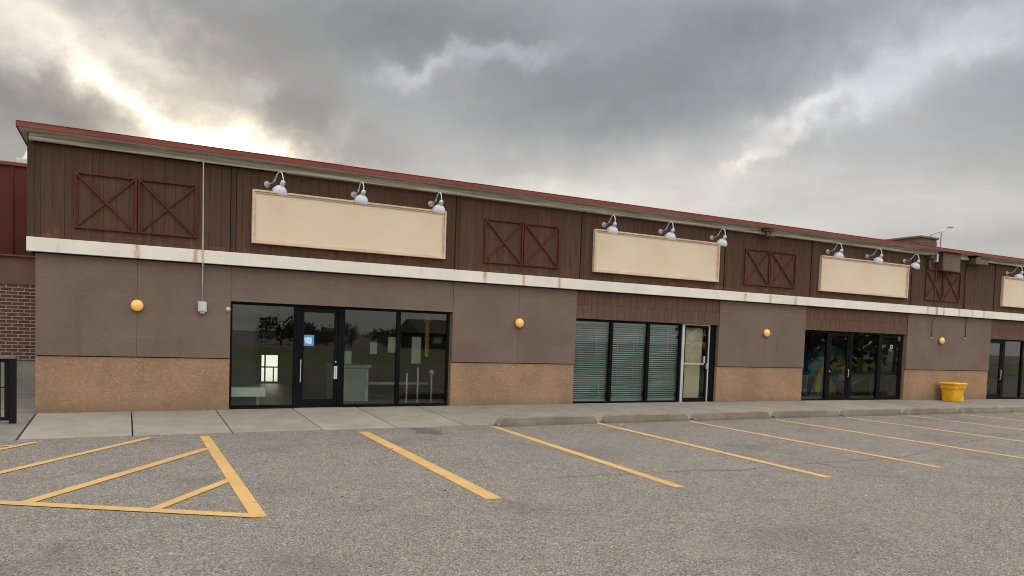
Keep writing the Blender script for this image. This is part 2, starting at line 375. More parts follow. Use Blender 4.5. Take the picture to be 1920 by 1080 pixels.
# painted markings
def mark(name,poly,mat='paint',h=.005):
    mb=MB(); vs=[(x,y,zg(x,y)+h) for x,y in poly]
    # subdivide long quads so that they follow the ground
    a,b_,c,d=vs if len(vs)==4 else (None,)*4
    if len(vs)==4:
        n=8; P=[]
        for k in range(n+1):
            t=k/n
            for p,q in ((vs[0],vs[3]),(vs[1],vs[2])):
                x=p[0]+(q[0]-p[0])*t; y=p[1]+(q[1]-p[1])*t; P.append((x,y,zg(x,y)+h))
        mb.add(P,[(2*k,2*k+1,2*k+3,2*k+2) for k in range(n)])
    else: mb.add(vs,[tuple(range(len(vs)))])
    return tag(mb.build(name,M[mat]),kind='structure')
def stripe(a,b_,w,name='parking_line',h=.005):
    a=Vector(a); b_=Vector(b_); t=(b_-a).normalized(); r=Vector((-t.y,t.x))*w/2
    return mark(name,[tuple(a-r),tuple(a+r),tuple(b_+r),tuple(b_-r)],h=h)
stripe((3.93,-3.23),(3.80,-9.11),.20)
stripe((6.71,-3.08),(6.39,-9.29),.16)
stripe((9.29,-2.98),(8.99,-9.42),.155)
stripe((11.77,-3.22),(11.62,-9.40),.15)
for x,y in ((14.40,-3.35),(17.04,-3.3),(19.62,-3.3),(22.1,-3.3),(24.7,-3.3),(27.3,-3.3),(29.9,-3.3)):
    stripe((x,y),(x-.12,-9.4),.15)
stripe((1.20,-3.12),(1.20,-9.06),.155,'hatching_edge_line')
stripe((1.20,-9.02),(-6.5,-4.2),.15,'hatching_edge_line',.009)
stripe((1.13,-4.50),(-.93,-7.66),.15,'hatching_line',.0075)
stripe((1.16,-7.05),(.25,-8.40),.13,'hatching_line',.0075)
stripe((.37,-3.10),(-1.80,-6.42),.13,'hatching_line',.0075)
stripe((-1.23,-3.20),(-3.2,-6.2),.12,'hatching_line',.0075)
stripe((-1.5,-3.45),(-2.3,-3.75),.10,'hatching_line',.0085)
mark('asphalt_patch',[(4.93,-2.90),(4.96,-3.3),(4.84,-3.6),(5.0,-3.72),(5.16,-3.95),(5.30,-3.85),(5.28,-3.62),(5.42,-3.45),(5.30,-3.1),(5.12,-2.98)],'patch',.004)
def crack(pts,w):
    out=[]
    for (x0,y0),(x1,y1) in zip(pts,pts[1:]):
        n=max(2,int(math.hypot(x1-x0,y1-y0)/.12))
        for k in range(n): out.append((x0+(x1-x0)*k/n+random.uniform(-.02,.02), y0+(y1-y0)*k/n+random.uniform(-.035,.035)))
    mb=MB(); vs=[]
    for i,(x,y) in enumerate(out):
        ww=w*random.uniform(.35,1.1); vs += [(x,y-ww,zg(x,y)+.0035),(x,y+ww,zg(x,y)+.0035)]
    mb.add(vs,[(2*i,2*i+2,2*i+3,2*i+1) for i in range(len(out)-1)])
    tag(mb.build('pavement_crack',M['crack']),kind='structure')
crack([(5.2,-8.2),(7.2,-8.35),(7.7,-8.43),(8.1,-8.6),(8.55,-8.49),(9.7,-8.44),(10.9,-8.5),(11.95,-8.44),(12.9,-8.22),(14.27,-7.79),(15.5,-7.44),(16.5,-7.22),(18.5,-6.9)],.014)
crack([(12.9,-8.22),(13.0,-8.6),(13.15,-8.9),(14.0,-9.3)],.012)
crack([(9.6,-6.5),(10.8,-6.7),(12.1,-6.4),(13.2,-6.6)],.010)

rl=random.Random(5); mb=MB()
for k in range(150):
    x=rl.uniform(-1,26); y=rl.choice([rl.uniform(-.25,-.03),rl.uniform(-2.8,-.2),rl.uniform(-3.4,-2.9),rl.uniform(-9,-3)])
    z=zg(x,y)+(SWF if y>-W else 0)+.008; a=rl.uniform(0,6.3); s=rl.uniform(.010,.026)
    ca,sa=math.cos(a)*s,math.sin(a)*s
    mb.tint=rl.uniform(.5,1.2)
    mb.add([(x+ca,y+sa,z),(x-sa*.5,y+ca*.5,z+.012),(x-ca,y-sa,z+.004),(x+sa*.5,y-ca*.5,z+.01)],[(0,1,2,3)])
tag(mb.build('leaf_litter',surf('dry_leaf',(.11,.075,.045),(.07,.05,.035),rough=.9,tint=1)),kind='stuff')

# ------------------------------------------------------------------ strip mall
mall=empty('strip_mall',(0,0,0),'long low brown strip mall with white trim band and red roof edge','building')
def part(mb,name,mat,parent=mall,**k): return mb.build(name,M[mat],parent,**k)
PIERS=[(-1.53,1.95,.19),(7.02,10.53,8.816),(15.49,19.06,17.348),(24.07,28.93,25.914),(33.95,38.2,36)]
OPEN=[(1.95,7.02),(10.53,15.49),(19.06,24.07),(28.93,33.95)]
HEAD=2.318; BB=3.064; BT=3.328
for x0,x1,xc in PIERS:
    mb=MB(); g=.0025
    mb.box(x0,xc-g,-.025,.30,1.112,BB+.1); mb.box(xc+g,x1,-.025,.30,1.112,BB+.1); part(mb,'wall_panel','stucco')
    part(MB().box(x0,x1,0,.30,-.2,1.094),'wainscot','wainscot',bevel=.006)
    mb=MB().box(x0+.02,x1-.02,.02,.28,1.0945,1.1115).box(xc-g,xc+g,-.01,.28,1.112,BB)
    part(mb,'shadow_gap','gap')
# headers above the shop fronts
x0,x1=OPEN[0]
part(MB().box(x0+.005,x1-.005,-.012,.30,HEAD,BB+.1),'header_panel','stucco')
def boards(x0,x1,y0,y1,z0,z1,w,gap=.007,jit=.003,tv=.14):
    mb=MB(); x=x0
    while x<x1-.02:
        ww=min(w*random.uniform(.8,1.2),x1-x)
        if x1-(x+ww)<.06: ww=x1-x
        mb.tint=random.uniform(1-tv,1+tv); j=random.uniform(0,jit)
        mb.box(x,x+ww-gap,y0-j,y1,z0,z1); x+=ww
    return mb
for x0,x1 in OPEN[1:]:
    for za,zb_ in ((HEAD,2.688),(2.694,BB+.1)):
        pass
    mb=MB()
    mb.box(x0+.004,x1-.004,.015,.29,HEAD+.004,BB+.1); part(mb,'shadow_gap','gap')
    a=boards(x0+.004,x1-.004,.0,.02,HEAD,2.69,.205,tv=.07); b_=boards(x0+.004,x1-.004,.0,.02,2.695,BB+.1,.205,tv=.07)
    a.add(b_.v,b_.f); a.t=a.t[:len(a.v)-len(b_.v)]+b_.t
    part(a,'header_panel','header')
# upper wood siding with raised bay trims
part(MB().box(-1.66,40,-.03,.30,BT-.05,5.32),'siding_backing','groove')
part(boards(-1.66,40,-.055,-.025,BT-.02,5.30,.205,.0042,.003,.11),'wood_siding','siding')
for x in (1.973,7.058,10.617,15.594,19.181,24.111,28.957,33.95):
    mb=MB(); mb.tint=.9; mb.box(x-.048,x+.048,-.078,-.05,BT-.01,5.12); part(mb,'trim_board','trim',bevel=.004)
    part(MB().box(x-.062,x-.0485,-.0625,-.05,BT,5.12).box(x+.0485,x+.062,-.0625,-.05,BT,5.12),'shadow_gap','gap')
mb=MB(); mb.tint=1.0; mb.box(-1.664,-1.56,-.072,-.05,BT-.01,5.12); part(mb,'trim_board','trim',bevel=.004)
for i,(x0,x1) in enumerate([(-1.665,6.1),(6.102,12.3),(12.302,18.4),(18.402,24.6),(24.602,30.8),(30.802,40)]):
    part(MB().box(x0,x1,-.155,.05,BB,BT),'trim_band','band',bevel=.006)
part(MB().box(-1.6,40,-.06,.2,BB-.02,BB-.002),'band_shade_strip','gap')  # near-black strip stands in for the thin shadow under the band
# grey fascia boards, stepped, with little gaps and offsets, broken at the equipment box
xs_=[(-1.63,3.0),(3.004,7.4),(7.403,11.9),(11.904,16.4),(16.403,20.8),(20.804,25.30),(26.45,27.0),(27.75,33),(33.004,40)]
for x0,x1 in xs_:
    o=random.uniform(-.006,.006)
    part(MB().box(x0,x1,-.165+o,-.02,5.172+o,5.30),'fascia_board','grey_wood',bevel=.004)
    part(MB().box(x0,x1,-.20+o,-.02,5.098+o,5.168+o),'fascia_board','grey_wood',bevel=.005)
part(MB().box(-1.60,40,-.14,-.02,5.10,5.30),'siding_backing','gap')
part(MB().box(-1.78,40,-.385,9.9,5.268,5.283),'soffit','soffit')
roof=part(MB().box(-1.79,40,-.39,10.2,5.285,5.345),'roof','roofing')
mb=MB()
for x0,x1 in [(-1.803,4.15),(4.153,7.25),(7.253,13.3),(13.303,19.3),(19.303,26.9),(26.903,33),(33.003,40)]:
    o=random.uniform(-.006,.006); mb.box(x0,x1,-.425+o,-.392,5.262+o,5.362+o)
    mb.box(x0,x1,-.435+o,-.36,5.362+o,5.372+o)
mb.box(-1.806,-1.792,-.424,10.2,5.262,5.366)
part(mb,'roof_edge','red_metal',roof,bevel=.003)
# shell and interiors
part(MB().box(-1.53,-1.33,.30,10,-.2,5.26),'side_wall','stucco')
part(MB().box(39.8,40,.30,10,-.2,5.26),'side_wall','stucco')
mb=MB(); BW=(3.83,4.44,.07,.98)
mb.box(-1.33,BW[0],8.2,8.4,-.2,5.26); mb.box(BW[1],39.8,8.2,8.4,-.2,5.26); mb.box(BW[0],BW[1],8.2,8.4,BW[3],5.26); mb.box(BW[0],BW[1],8.2,8.4,-.2,BW[2])
part(mb,'back_wall','int_wall')
part(MB().box(BW[0],BW[0]+.05,8.25,8.3,BW[2],BW[3]).box(BW[1]-.05,BW[1],8.25,8.3,BW[2],BW[3]).box(3.97,4.01,8.24,8.31,BW[2],BW[3]).box(4.24,4.27,8.24,8.31,BW[2],.55).box(BW[0],BW[1],8.24,8.31,.52,.56),'back_window','black_alu')
part(MB().box(-1.33,39.8,.19,8.2,-.16,.018),'interior_floor','int_floor')
part(MB().box(-1.33,39.8,.30,8.2,2.72,2.80),'interior_ceiling','int_ceil')
for x in (9.0,17.4,26.2,36.2): part(MB().box(x-.06,x+.06,.30,8.2,.018,2.72),'partition_wall','int_wall')
part(MB().box(2.05,3.18,4.6,4.75,.018,2.72),'partition_wall','int_wall')
part(MB().box(3.19,4.15,4.4,4.9,1.05,2.72),'interior_column','int_dark')
part(MB().box(3.28,3.64,4.36,4.395,1.35,1.87),'wall_notice','paper')

YF0,YF1=.085,.185   # frame depth
def framed(name,bars,parent=mall,mat='black_alu'):
    mb=MB()
    for b_ in bars: mb.box(*b_)
    return part(mb,name,mat,parent,bevel=.004)
def pane(x0,x1,z0,z1,parent,mat='glass',y=.13): return MB().box(x0,x1,y,y+.008,z0,z1).build('glass_pane',M[mat],parent)
def window(x0,x1,top=2.318,bot=.012,panes=None,fr=.05,topf=.06,botf=.085,mat='glass'):
    bars=[(x0,x0+fr,YF0,YF1,bot,top),(x1-fr,x1,YF0,YF1,bot,top),(x0+fr,x1-fr,YF0,YF1,top-topf,top),(x0+fr,x1-fr,YF0,YF1,bot,bot+botf)]
    for m in panes or []: bars.append((m-.045,m+.045,YF0,YF1,bot+botf,top-topf))
    w=framed('window',bars)
    e=[x0+fr]+[q for m in (panes or []) for q in (m-.045,m+.045)]+[x1-fr]
    for i in range(0,len(e),2): pane(e[i],e[i+1],bot+botf,top-topf,w,mat)
    # sill strip in front of the glass
    MB().box(x0,x1,.045,.084,bot-.01,bot+.035).build('sill',M['black_alu'],w)
    return w
def door(x0,x1,st=.085,top=2.25,bot=.02,botr=.20,topr=.09,mat='black_alu',gl='glass',handle=None,head=True):
    d=framed('door',[(x0,x0+st,.10,.15,bot,top),(x1-st,x1,.10,.15,bot,top),(x0+st,x1-st,.10,.15,top-topr,top),(x0+st,x1-st,.10,.15,bot,bot+botr)],mat=mat)
    pane(x0+st,x1-st,bot+botr,top-topr,d,gl,.12)
    if handle:
        hx,z0,z1,m=handle
        mb=MB(); mb.tube([(hx,.10,z1-.03),(hx,.05,z1-.03),(hx,.045,z1-.05),(hx,.045,z0+.05),(hx,.05,z0+.03),(hx,.10,z0+.03)],.013,8)
        mb.build('handle',M[m],d)
    return d
# --- first shop front
window(1.955,3.34)
d1=door(3.425,4.27,handle=None)
framed('door_frame',[(3.342,3.42,YF0,YF1,.012,2.318),(4.275,4.37,YF0,YF1,.012,2.318),(3.42,4.275,YF0,YF1,2.256,2.318)])
MB().box(4.19,4.262,.082,.10,.68,.965).build('push_plate',M['int_white'],d1)
MB().box(4.214,4.238,.06,.082,.70,.945).build('handle',M['galv'],d1)
MB().lathe([(0,0),(.02,.0),(.02,.02),(0,.021)],12,Matrix.Translation((4.225,.10,1.06))@Matrix.Rotation(PI/2,4,'X')).build('lock',M['galv'],d1)
MB().box(3.435,3.455,.075,.10,.60,1.10).build('push_bar',M['galv'],d1)
window(4.372,6.98,panes=[5.70])
framed('jamb_post',[(6.982,7.019,.06,.20,.012,2.318)],mat='brown_metal')
# --- second shop front: blinds and a silver framed door
window(10.535,14.19,panes=[11.76,13.01])
d2=framed('door_frame',[(14.205,14.295,.075,.19,.012,2.318),(15.20,15.235,.075,.19,.012,2.318),(14.295,15.20,.075,.19,2.285,2.318),(14.295,15.20,.075,.19,.012,.05)],mat='silver_alu')
d2=door(14.30,15.195,st=.055,top=2.28,bot=.056,botr=.12,topr=.07,gl='glass')
MB().box(15.15,15.185,.06,.10,1.02,1.20).build('handle',M['silver_alu'],d2)
MB().box(14.32,15.06,.075,.10,1.15,1.185).build('push_bar',M['silver_alu'],d2)
MB().box(15.03,15.09,.07,.10,1.20,1.40).build('lock',M['galv'],d2)
framed('jamb_post',[(15.237,15.487,.09,.20,.012,2.318)])
# --- third shop front
window(19.065,20.28)
d3=door(20.365,21.30,handle=(21.26,.80,1.10,'galv'))
framed('door_frame',[(20.282,20.36,YF0,YF1,.012,2.318),(21.305,21.41,YF0,YF1,.012,2.318),(20.36,21.305,YF0,YF1,2.256,2.318)])
MB().lathe([(0,0),(.03,0),(.03,.02),(0,.022)],12,Matrix.Translation((20.40,.10,1.0))@Matrix.Rotation(PI/2,4,'X')).build('lock',M['galv'],d3)
window(21.412,22.80)
d4=door(22.885,23.93,st=.07,gl='dark_glass',handle=(23.90,.85,1.30,'black_alu'),topr=.08,botr=.16)
MB().box(22.95,23.86,.16,.17,.15,2.19).build('backing_panel',M['int_dark'],d4)
mb=MB()
Rm=Matrix.Translation((23.45,.113,1.868))@Matrix.Rotation(PI/2,4,'X')
mb.lathe([(.035,0),(.035,.004),(.08,.004),(.08,0),(.035,0)],24,Rm); mb.build('round_sticker',M['int_dim'],d4)
MB().box(23.75,23.86,.085,.10,2.08,2.24).build('door_closer',M['brown_metal'],d4)
framed('door_frame',[(22.802,22.88,YF0,YF1,.012,2.318),(23.935,24.0,YF0,YF1,.012,2.318),(22.88,23.935,YF0,YF1,2.256,2.318)])
framed('jamb_post',[(24.002,24.067,.04,.20,.012,2.318)],mat='brown_metal')
# --- fourth shop front
d5=door(29.0,29.93,handle=(29.86,.75,1.15,'galv'))
framed('door_frame',[(28.935,28.995,YF0,YF1,.012,2.318),(29.935,30.06,YF0,YF1,.012,2.318),(28.995,29.935,YF0,YF1,2.256,2.318)])
window(30.062,33.94,panes=[31.32,32.6])

# ------------------------------------------------------------------ left wing
wing=empty('brick_wing',(-6.8,4.5,0),'lower set back wing of red metal cladding over weathered brick','building')
def wpart(mb,name,mat,bevel=0): return mb.build(name,M[mat],wing,bevel=bevel,origin=(-6.8,4.5,0))
wpart(MB().box(-12,-1.535,4.5,4.8,-.2,.815),'concrete_base','base',.006)
wpart(MB().box(-12,-1.535,4.47,4.8,.815,2.62),'brick_wall','brick')
wpart(MB().box(-12,-1.535,4.46,4.8,2.62,3.29),'stucco_band','pink_stucco')
mb=MB().box(-12,-1.535,4.44,4.8,3.31,5.40)
x=-1.60
while x>-12:
    mb.box(x-.02,x+.02,4.405,4.44,3.31,5.38); x-=.40
wpart(mb,'metal_cladding','dark_red',.004)
wpart(MB().box(-12,-1.535,4.38,4.8,3.27,3.31).box(-12,-1.535,4.38,4.9,5.385,5.47),'cladding_trim','red_metal',.004)
wpart(MB().box(-12,-1.535,4.8,12,5.28,5.38).box(-12,-1.535,11.8,12,-.2,5.28).box(-12,-11.8,4.8,11.8,-.2,5.28),'roof','roofing')
v=empty('roof_vent',(-2.36,7.0,5.38),'small pointed metal roof vent on the brick wing beside the eave','vent')
MB().box(-2.60,-2.12,6.8,7.2,5.38,6.0).build('curb',M['galv'],v,bevel=.01,origin=(-2.36,7,5.38)).location=(0,0,0)
MB().lathe([(.17,0),(.16,.03),(.09,.10),(.07,.16),(.02,.27),(0,.29)],10,Matrix.Translation((0,0,.62)),True).build('cone_cap',M['galv'],v)
for k in ('concrete_base',): pass

# fix child locations of the wing (meshes are local to its base)
for ch in wing.children: ch.location=(0,0,0)

# ------------------------------------------------------------------ red cross braces
def brace(xa,xm,xb,label,mat='brace'):
    z0,z1=3.565,4.64; cx=(xa+xb)/2
    t=empty('cross_brace',(cx,-.06,z0),label,'wall decoration','red cross braces on the upper wall')
    for a,b_ in ((xa,xm-.012),(xm+.012,xb)):
        mb=MB(); y=-.085; w=.042; a_=a-cx; c_=b_-cx; H=z1-z0; yy=y+.06; w=.036; q=w/2
        mb.bar((a_+q,yy,0),(a_+q,yy,H),w,.04).bar((c_-q,yy,0),(c_-q,yy,H),w,.04)
        mb.bar((a_+w,yy+.001,q),(c_-w,yy+.001,q),w,.038).bar((a_+w,yy+.001,H-q),(c_-w,yy+.001,H-q),w,.038)
        mb.bar((a_+w*.8,yy+.004,w*.8),(c_-w*.8,yy+.004,H-w*.8),.036,.026).bar((a_+w*.8,yy-.006,H-w*.8),(c_-w*.8,yy-.006,w*.8),.036,.026)
        mb.build('brace_panel',M[mat],t,bevel=.004)
    return t
brace(-.905,.179,1.267,'red steel double X brace nearest the building corner, left of the pale conduit')
brace(7.771,8.848,9.902,'red steel double X brace between the largest cream sign and the middle sign')
brace(16.317,17.346,18.439,'red steel double X brace with the small flood light above it')
brace(24.81,25.80,26.79,'red steel double X brace partly hidden by the brown box under the eave')

# ------------------------------------------------------------------ sign boards
def signboard(x0,x1,label):
    z0,z1=3.558,4.684; cx=(x0+x1)/2; h=z1-z0; hw=(x1-x0)/2
    t=empty('sign_board',(cx,-.06,z0),label,'sign','blank cream sign boards')
    MB().box(-hw+.04,hw-.04,-.05,-.0,.04,h-.04).build('panel',M['sign_panel'],t)
    mb=MB()
    for w,y,o in ((.040,-.100,0),(.034,-.072,.04)):
        a,b_=o,o+w
        mb.box(-hw+a,-hw+b_,y,0,a,h-a).box(hw-b_,hw-a,y,0,a,h-a).box(-hw+b_,hw-b_,y,0,a,b_).box(-hw+b_,hw-b_,y,0,h-b_,h-a)
    mb.build('frame',M['sign_frame'],t,bevel=.006)
    return t
signboard(2.335,6.725,'widest looking blank cream sign board, leftmost, over the shop with the blue notice')
signboard(10.935,15.265,'blank cream sign board above the shop with venetian blinds')
signboard(19.495,23.785,'blank cream sign board above the shop with the blue and yellow slide')
signboard(29.315,33.6,'blank cream sign board cut off at the right edge of the picture')

# ------------------------------------------------------------------ gooseneck lamps
def lamp():
    t=empty('gooseneck_lamp',(0,0,0),None,'wall lamp','white gooseneck lamps above the sign boards')
    Ry=Matrix.Rotation(PI/2,4,'X')
    MB().lathe([(.0,0),(.078,0),(.078,.02),(.062,.034),(.03,.045),(.03,.07),(.0,.075)],20,Ry).build('wall_plate',M['white_metal'],t)
    P=[(0,-.06,0),(0,-.14,0.0),(0,-.22,.012),(0,-.29,.04),(0,-.345,.10),(0,-.395,.165),(0,-.455,.205),(0,-.52,.205),(0,-.575,.165),(0,-.605,.10),(0,-.62,.02),(0,-.625,-.03)]
    # smooth the path
    Q=[]
    for i in range(len(P)-1):
        p0=Vector(P[max(i-1,0)]);p1=Vector(P[i]);p2=Vector(P[i+1]);p3=Vector(P[min(i+2,len(P)-1)])
        for k in range(4):
            s=k/4; Q.append(.5*((2*p1)+(p2-p0)*s+(2*p0-5*p1+4*p2-p3)*s*s+(3*p1-p0-3*p2+p3)*s**3))
    Q.append(Vector(P[-1]))
    MB().tube(Q,.0125,10).build('arm',M['white_metal'],t)
    MB().tube([(0,-.282,.033),(0,-.31,.062)],.021,10).build('arm_joint',M['white_metal'],t)
    T=Matrix.Translation((0,-.625,-.02))@Matrix.Rotation(math.radians(33),4,'X')@Matrix.Rotation(PI,4,'X')
    # local +z now points down and back to the wall
    s=MB().lathe([(.0,-.02),(.022,-.018),(.045,-.005),(.052,.02),(.052,.085),(.048,.10),(.060,.112),(.095,.135),(.132,.175),(.155,.22),(.165,.255),(.168,.262),(.163,.262),(.152,.222),(.128,.18),(.092,.142),(.05,.118),(.0,.112)],28,T).build('lamp_shade',M['white_metal'],t)
    MB().lathe([(0,.115),(.02,.12),(.032,.15),(.034,.175),(.024,.20),(0,.21)],14,T).build('bulb',M['bulb'],s)
    return t
LAMPS=[(2.634,.42,'white gooseneck lamp turned aside, over the left end of the leftmost sign board'),
 (4.512,.10,'white gooseneck lamp over the middle of the leftmost sign board'),
 (6.355,.06,'white gooseneck lamp over the right end of the leftmost sign board'),
 (11.264,-.08,'white gooseneck lamp over the left end of the sign above the blinds'),
 (13.154,-.06,'white gooseneck lamp over the middle of the sign above the blinds'),
 (15.015,-.06,'white gooseneck lamp over the right end of the sign above the blinds'),
 (19.845,-.10,'white gooseneck lamp over the left end of the sign above the slide shop'),
 (21.712,-.08,'white gooseneck lamp over the middle of the sign above the slide shop'),
 (23.621,-.12,'white gooseneck lamp showing its warm glow, just left of the small floodlights'),
 (29.644,-.1,'white gooseneck lamp cut by the right edge of the picture')]
L0=lamp()
for i,(x,rz,lab) in enumerate(LAMPS):
    t=L0 if i==0 else copy_tree(L0)
    t.location=(x,-.05,4.828); t.rotation_euler=(random.uniform(-.04,.04),0,rz); t.scale=(.93,.96,.93); t['label']=lab

# ------------------------------------------------------------------ amber wall lights
def amber():
    t=empty('wall_light',(0,0,0),None,'wall light','round amber wall lights')
    Ry=Matrix.Rotation(PI/2,4,'X')
    MB().lathe([(0,0),(.118,0),(.118,.03),(.10,.036),(0,.036)],28,Ry).build('mount',M['amber_ring'],t)
    MB().lathe([(.108,.034),(.115,.05),(.113,.075),(.098,.10),(.07,.115),(.035,.123),(0,.125)],28,Ry).build('amber_lens',M['amber'],t)
    return t
A0=amber()
for i,(x,z,lab) in enumerate([(.19,2.135,'round amber wall light between the building corner and the junction box'),
  (8.816,2.124,'round amber wall light between the first and second shop fronts'),
  (17.348,2.155,'round amber wall light between the blinds shop and the slide shop'),
  (25.914,2.163,'round amber wall light above the yellow bin')]):
    t=A0 if i==0 else copy_tree(A0)
    t.location=(x,-.026,z); t['label']=lab

# ------------------------------------------------------------------ wall fittings
t=empty('conduit_run',(1.39,-.026,2.04),'pale conduit dropping from the eave across the white band to a grey junction box','conduit')
o=Vector((1.39,-.026,2.04))
def loc(pts): return [Vector(p)-o for p in pts]
MB().tube(loc([(1.36,-.24,5.17),(1.365,-.235,5.0),(1.375,-.19,4.2),(1.38,-.18,3.45),(1.38,-.178,3.3),(1.385,-.175,3.05),(1.388,-.12,2.95),(1.39,-.08,2.85),(1.39,-.065,2.27)]),.012,8).build('pipe',M['conduit'],t)
MB().box(1.31-o.x,1.475-o.x,-.12-o.y,-.0,2.065-o.z,2.275-o.z).build('junction_box',M['grey_box'],t,bevel=.012)
MB().box(1.345-o.x,1.445-o.x,-.10-o.y,-.01,2.03-o.z,2.064-o.z).build('box_outlet',M['grey_box'],t,bevel=.006)
MB().box(1.335-o.x,1.45-o.x,-.128-o.y,-.1205-o.y,2.085-o.z,2.255-o.z).build('box_cover',M['grey_box'],t,bevel=.006)
t=empty('door_sensor',(1.90,-.026,2.14),'small white dome sensor at the left jamb of the leftmost shop','sensor')
MB().lathe([(0,0),(.042,0),(.042,.015),(.032,.035),(0,.045)],16,Matrix.Rotation(PI/2,4,'X')).build('dome',M['conduit'],t)
MB().lathe([(.05,0),(.05,.008),(0,.008)],16,Matrix.Rotation(PI/2,4,'X')).build('base_ring',M['conduit'],t)
t=empty('flood_light',(16.98,-.21,5.17),'small brown flood light under the eave above a red cross brace','flood light')
MB().box(-.20,.20,-.12,.02,0,.055).build('bracket',M['brown_pipe'],t,bevel=.008)
MB().lathe([(.0,0),(.05,0),(.055,.08),(.085,.17),(.088,.2),(.0,.2)],14,Matrix.Translation((.07,-.08,-.02))@Matrix.Rotation(math.radians(150),4,'X')).build('lamp_head',M['brown_metal'],t)
MB().lathe([(.0,0),(.05,0),(.055,.08),(.085,.17),(.088,.2),(.0,.2)],14,Matrix.Translation((-.07,-.08,-.02))@Matrix.Rotation(math.radians(150),4,'X')).build('lamp_head',M['brown_pipe'],t)
t=empty('equipment_box',(25.88,-.055,4.61),'brown metal box hung under the eave at the right','metal box')
MB().box(-.49,.49,-.24,0,0,.62).build('casing',M['brown_metal'],t,bevel=.012)
MB().box(-.45,.45,-.247,-.24,.04,.58).build('front_cover',M['brown_metal'],t,bevel=.004)
MB().box(-.51,.51,-.26,0,.62,.635).build('lid',M['brown_pipe'],t,bevel=.003)
t=empty('flood_light',(25.0,-.055,4.90),'dark twin flood light with grey transformer just left of the brown box','flood light')
MB().box(-.25,.0,-.20,0,.08,.22).build('lamp_head',M['brown_pipe'],t,bevel=.01)
MB().box(-.20,-.05,-.12,0,-.22,.08).build('bracket',M['brown_pipe'],t,bevel=.008)
MB().box(.03,.12,-.24,-.02,-.02,.26).build('transformer',M['galv'],t,bevel=.006)
t=empty('junction_box',(27.47,-.055,4.95),'small brown gutter box with a pipe bending down the siding, right of the large box','metal box')
MB().prism([(-.38,0),(.36,.02),(.40,.24),(-.14,.30),(-.36,.22)],-.36,0).build('box_body',M['brown_metal'],t,bevel=.01)
MB().box(-.10,.42,-.40,-.02,.24,.34).build('lid',M['brown_pipe'],t,bevel=.006)
MB().tube([(-.20,-.12,.02),(-.28,-.06,-.05),(-.36,-.04,-.15),(-.40,-.035,-.35),(-.40,-.035,-1.62)],.022,8).build('pipe',M['brown_pipe'],t)
t=empty('conduit_run',(25.35,-.055,2.2),'thin brown conduit running from the twin flood light down beside the amber light','conduit')
MB().tube([(0-.02,-.03,2.9),(0,-.03,2.2),(.02,-.03,1.3),(.02,-.13,1.15),(.02,-.14,.86),(.0,-.08,.74),(-.06,-.03,.62),(-.04,-.03,.35),(.0,-.0,.12),(.01,0.0,.06)],.014,8).build('pipe',M['brown_pipe'],t)
MB().lathe([(.03,0),(.03,.03),(0,.03)],10,Matrix.Translation((.01,.028,.04))@Matrix.Rotation(PI/2,4,'X')).build('end_cap',M['galv'],t)
t=empty('conduit_run',(27.35,-.03,2.22),'short thin conduit stub on the right half of the pier behind the yellow bin','conduit')
MB().tube([(.0,-.012,.83),(.0,-.012,.62),(-.02,-.012,.55),(-.02,-.012,.1)],.013,8).build('pipe',M['brown_pipe'],t)
MB().lathe([(.03,0),(.03,.025),(0,.025)],10,Matrix.Translation((-.02,.0,.06))@Matrix.Rotation(PI/2,4,'X')).build('end_cap',M['galv'],t)
t=empty('rooftop_unit',(29.0,3.4,5.345),'brown boxy rooftop unit behind the red roof edge at the right','rooftop unit')
MB().box(-.70,.36,-.8,.8,0,.98).build('housing',M['brown_pipe'],t,bevel=.02)
mb=MB()
for k in range(4): mb.box(-.712,.372,-.812,.812,.60+k*.07,.64+k*.07)
mb.build('louvre',M['brown_metal'],t)
MB().box(-.76,.42,-.86,.86,.98,1.06).build('cap',M['brown_metal'],t,bevel=.015)
t=empty('exhaust_cap',(29.2,.25,5.345),'low rounded metal cap on the roof edge at the far right','roof vent')
MB().lathe([(.30,0),(.30,.06),(.24,.11),(.0,.13)],20,None,True).build('dome',M['brown_metal'],t)
MB().lathe([(.34,0),(.34,.02),(.0,.02)],20,None,True).build('flashing',M['galv'],t)
t=empty('street_lamp',(56.2,20,-.2),'distant thin street lamp with two arms above the right roof','street lamp')
MB().tube([(0,0,0),(0,0,11.2)],[.07,.04],8).build('pole',M['brown_metal'],t)
MB().tube([(0,0,11.2),(.25,0,11.42),(.95,0,11.75)],.05,6).build('arm',M['galv'],t)
MB().box(.8,1.4,-.12,.12,11.72,11.86).build('lamp_head',M['galv'],t,bevel=.03)
MB().tube([(.1,.1,11.35),(1.3,1.6,11.4),(1.7,2.0,11.3)],.05,6).build('arm',M['galv'],t)

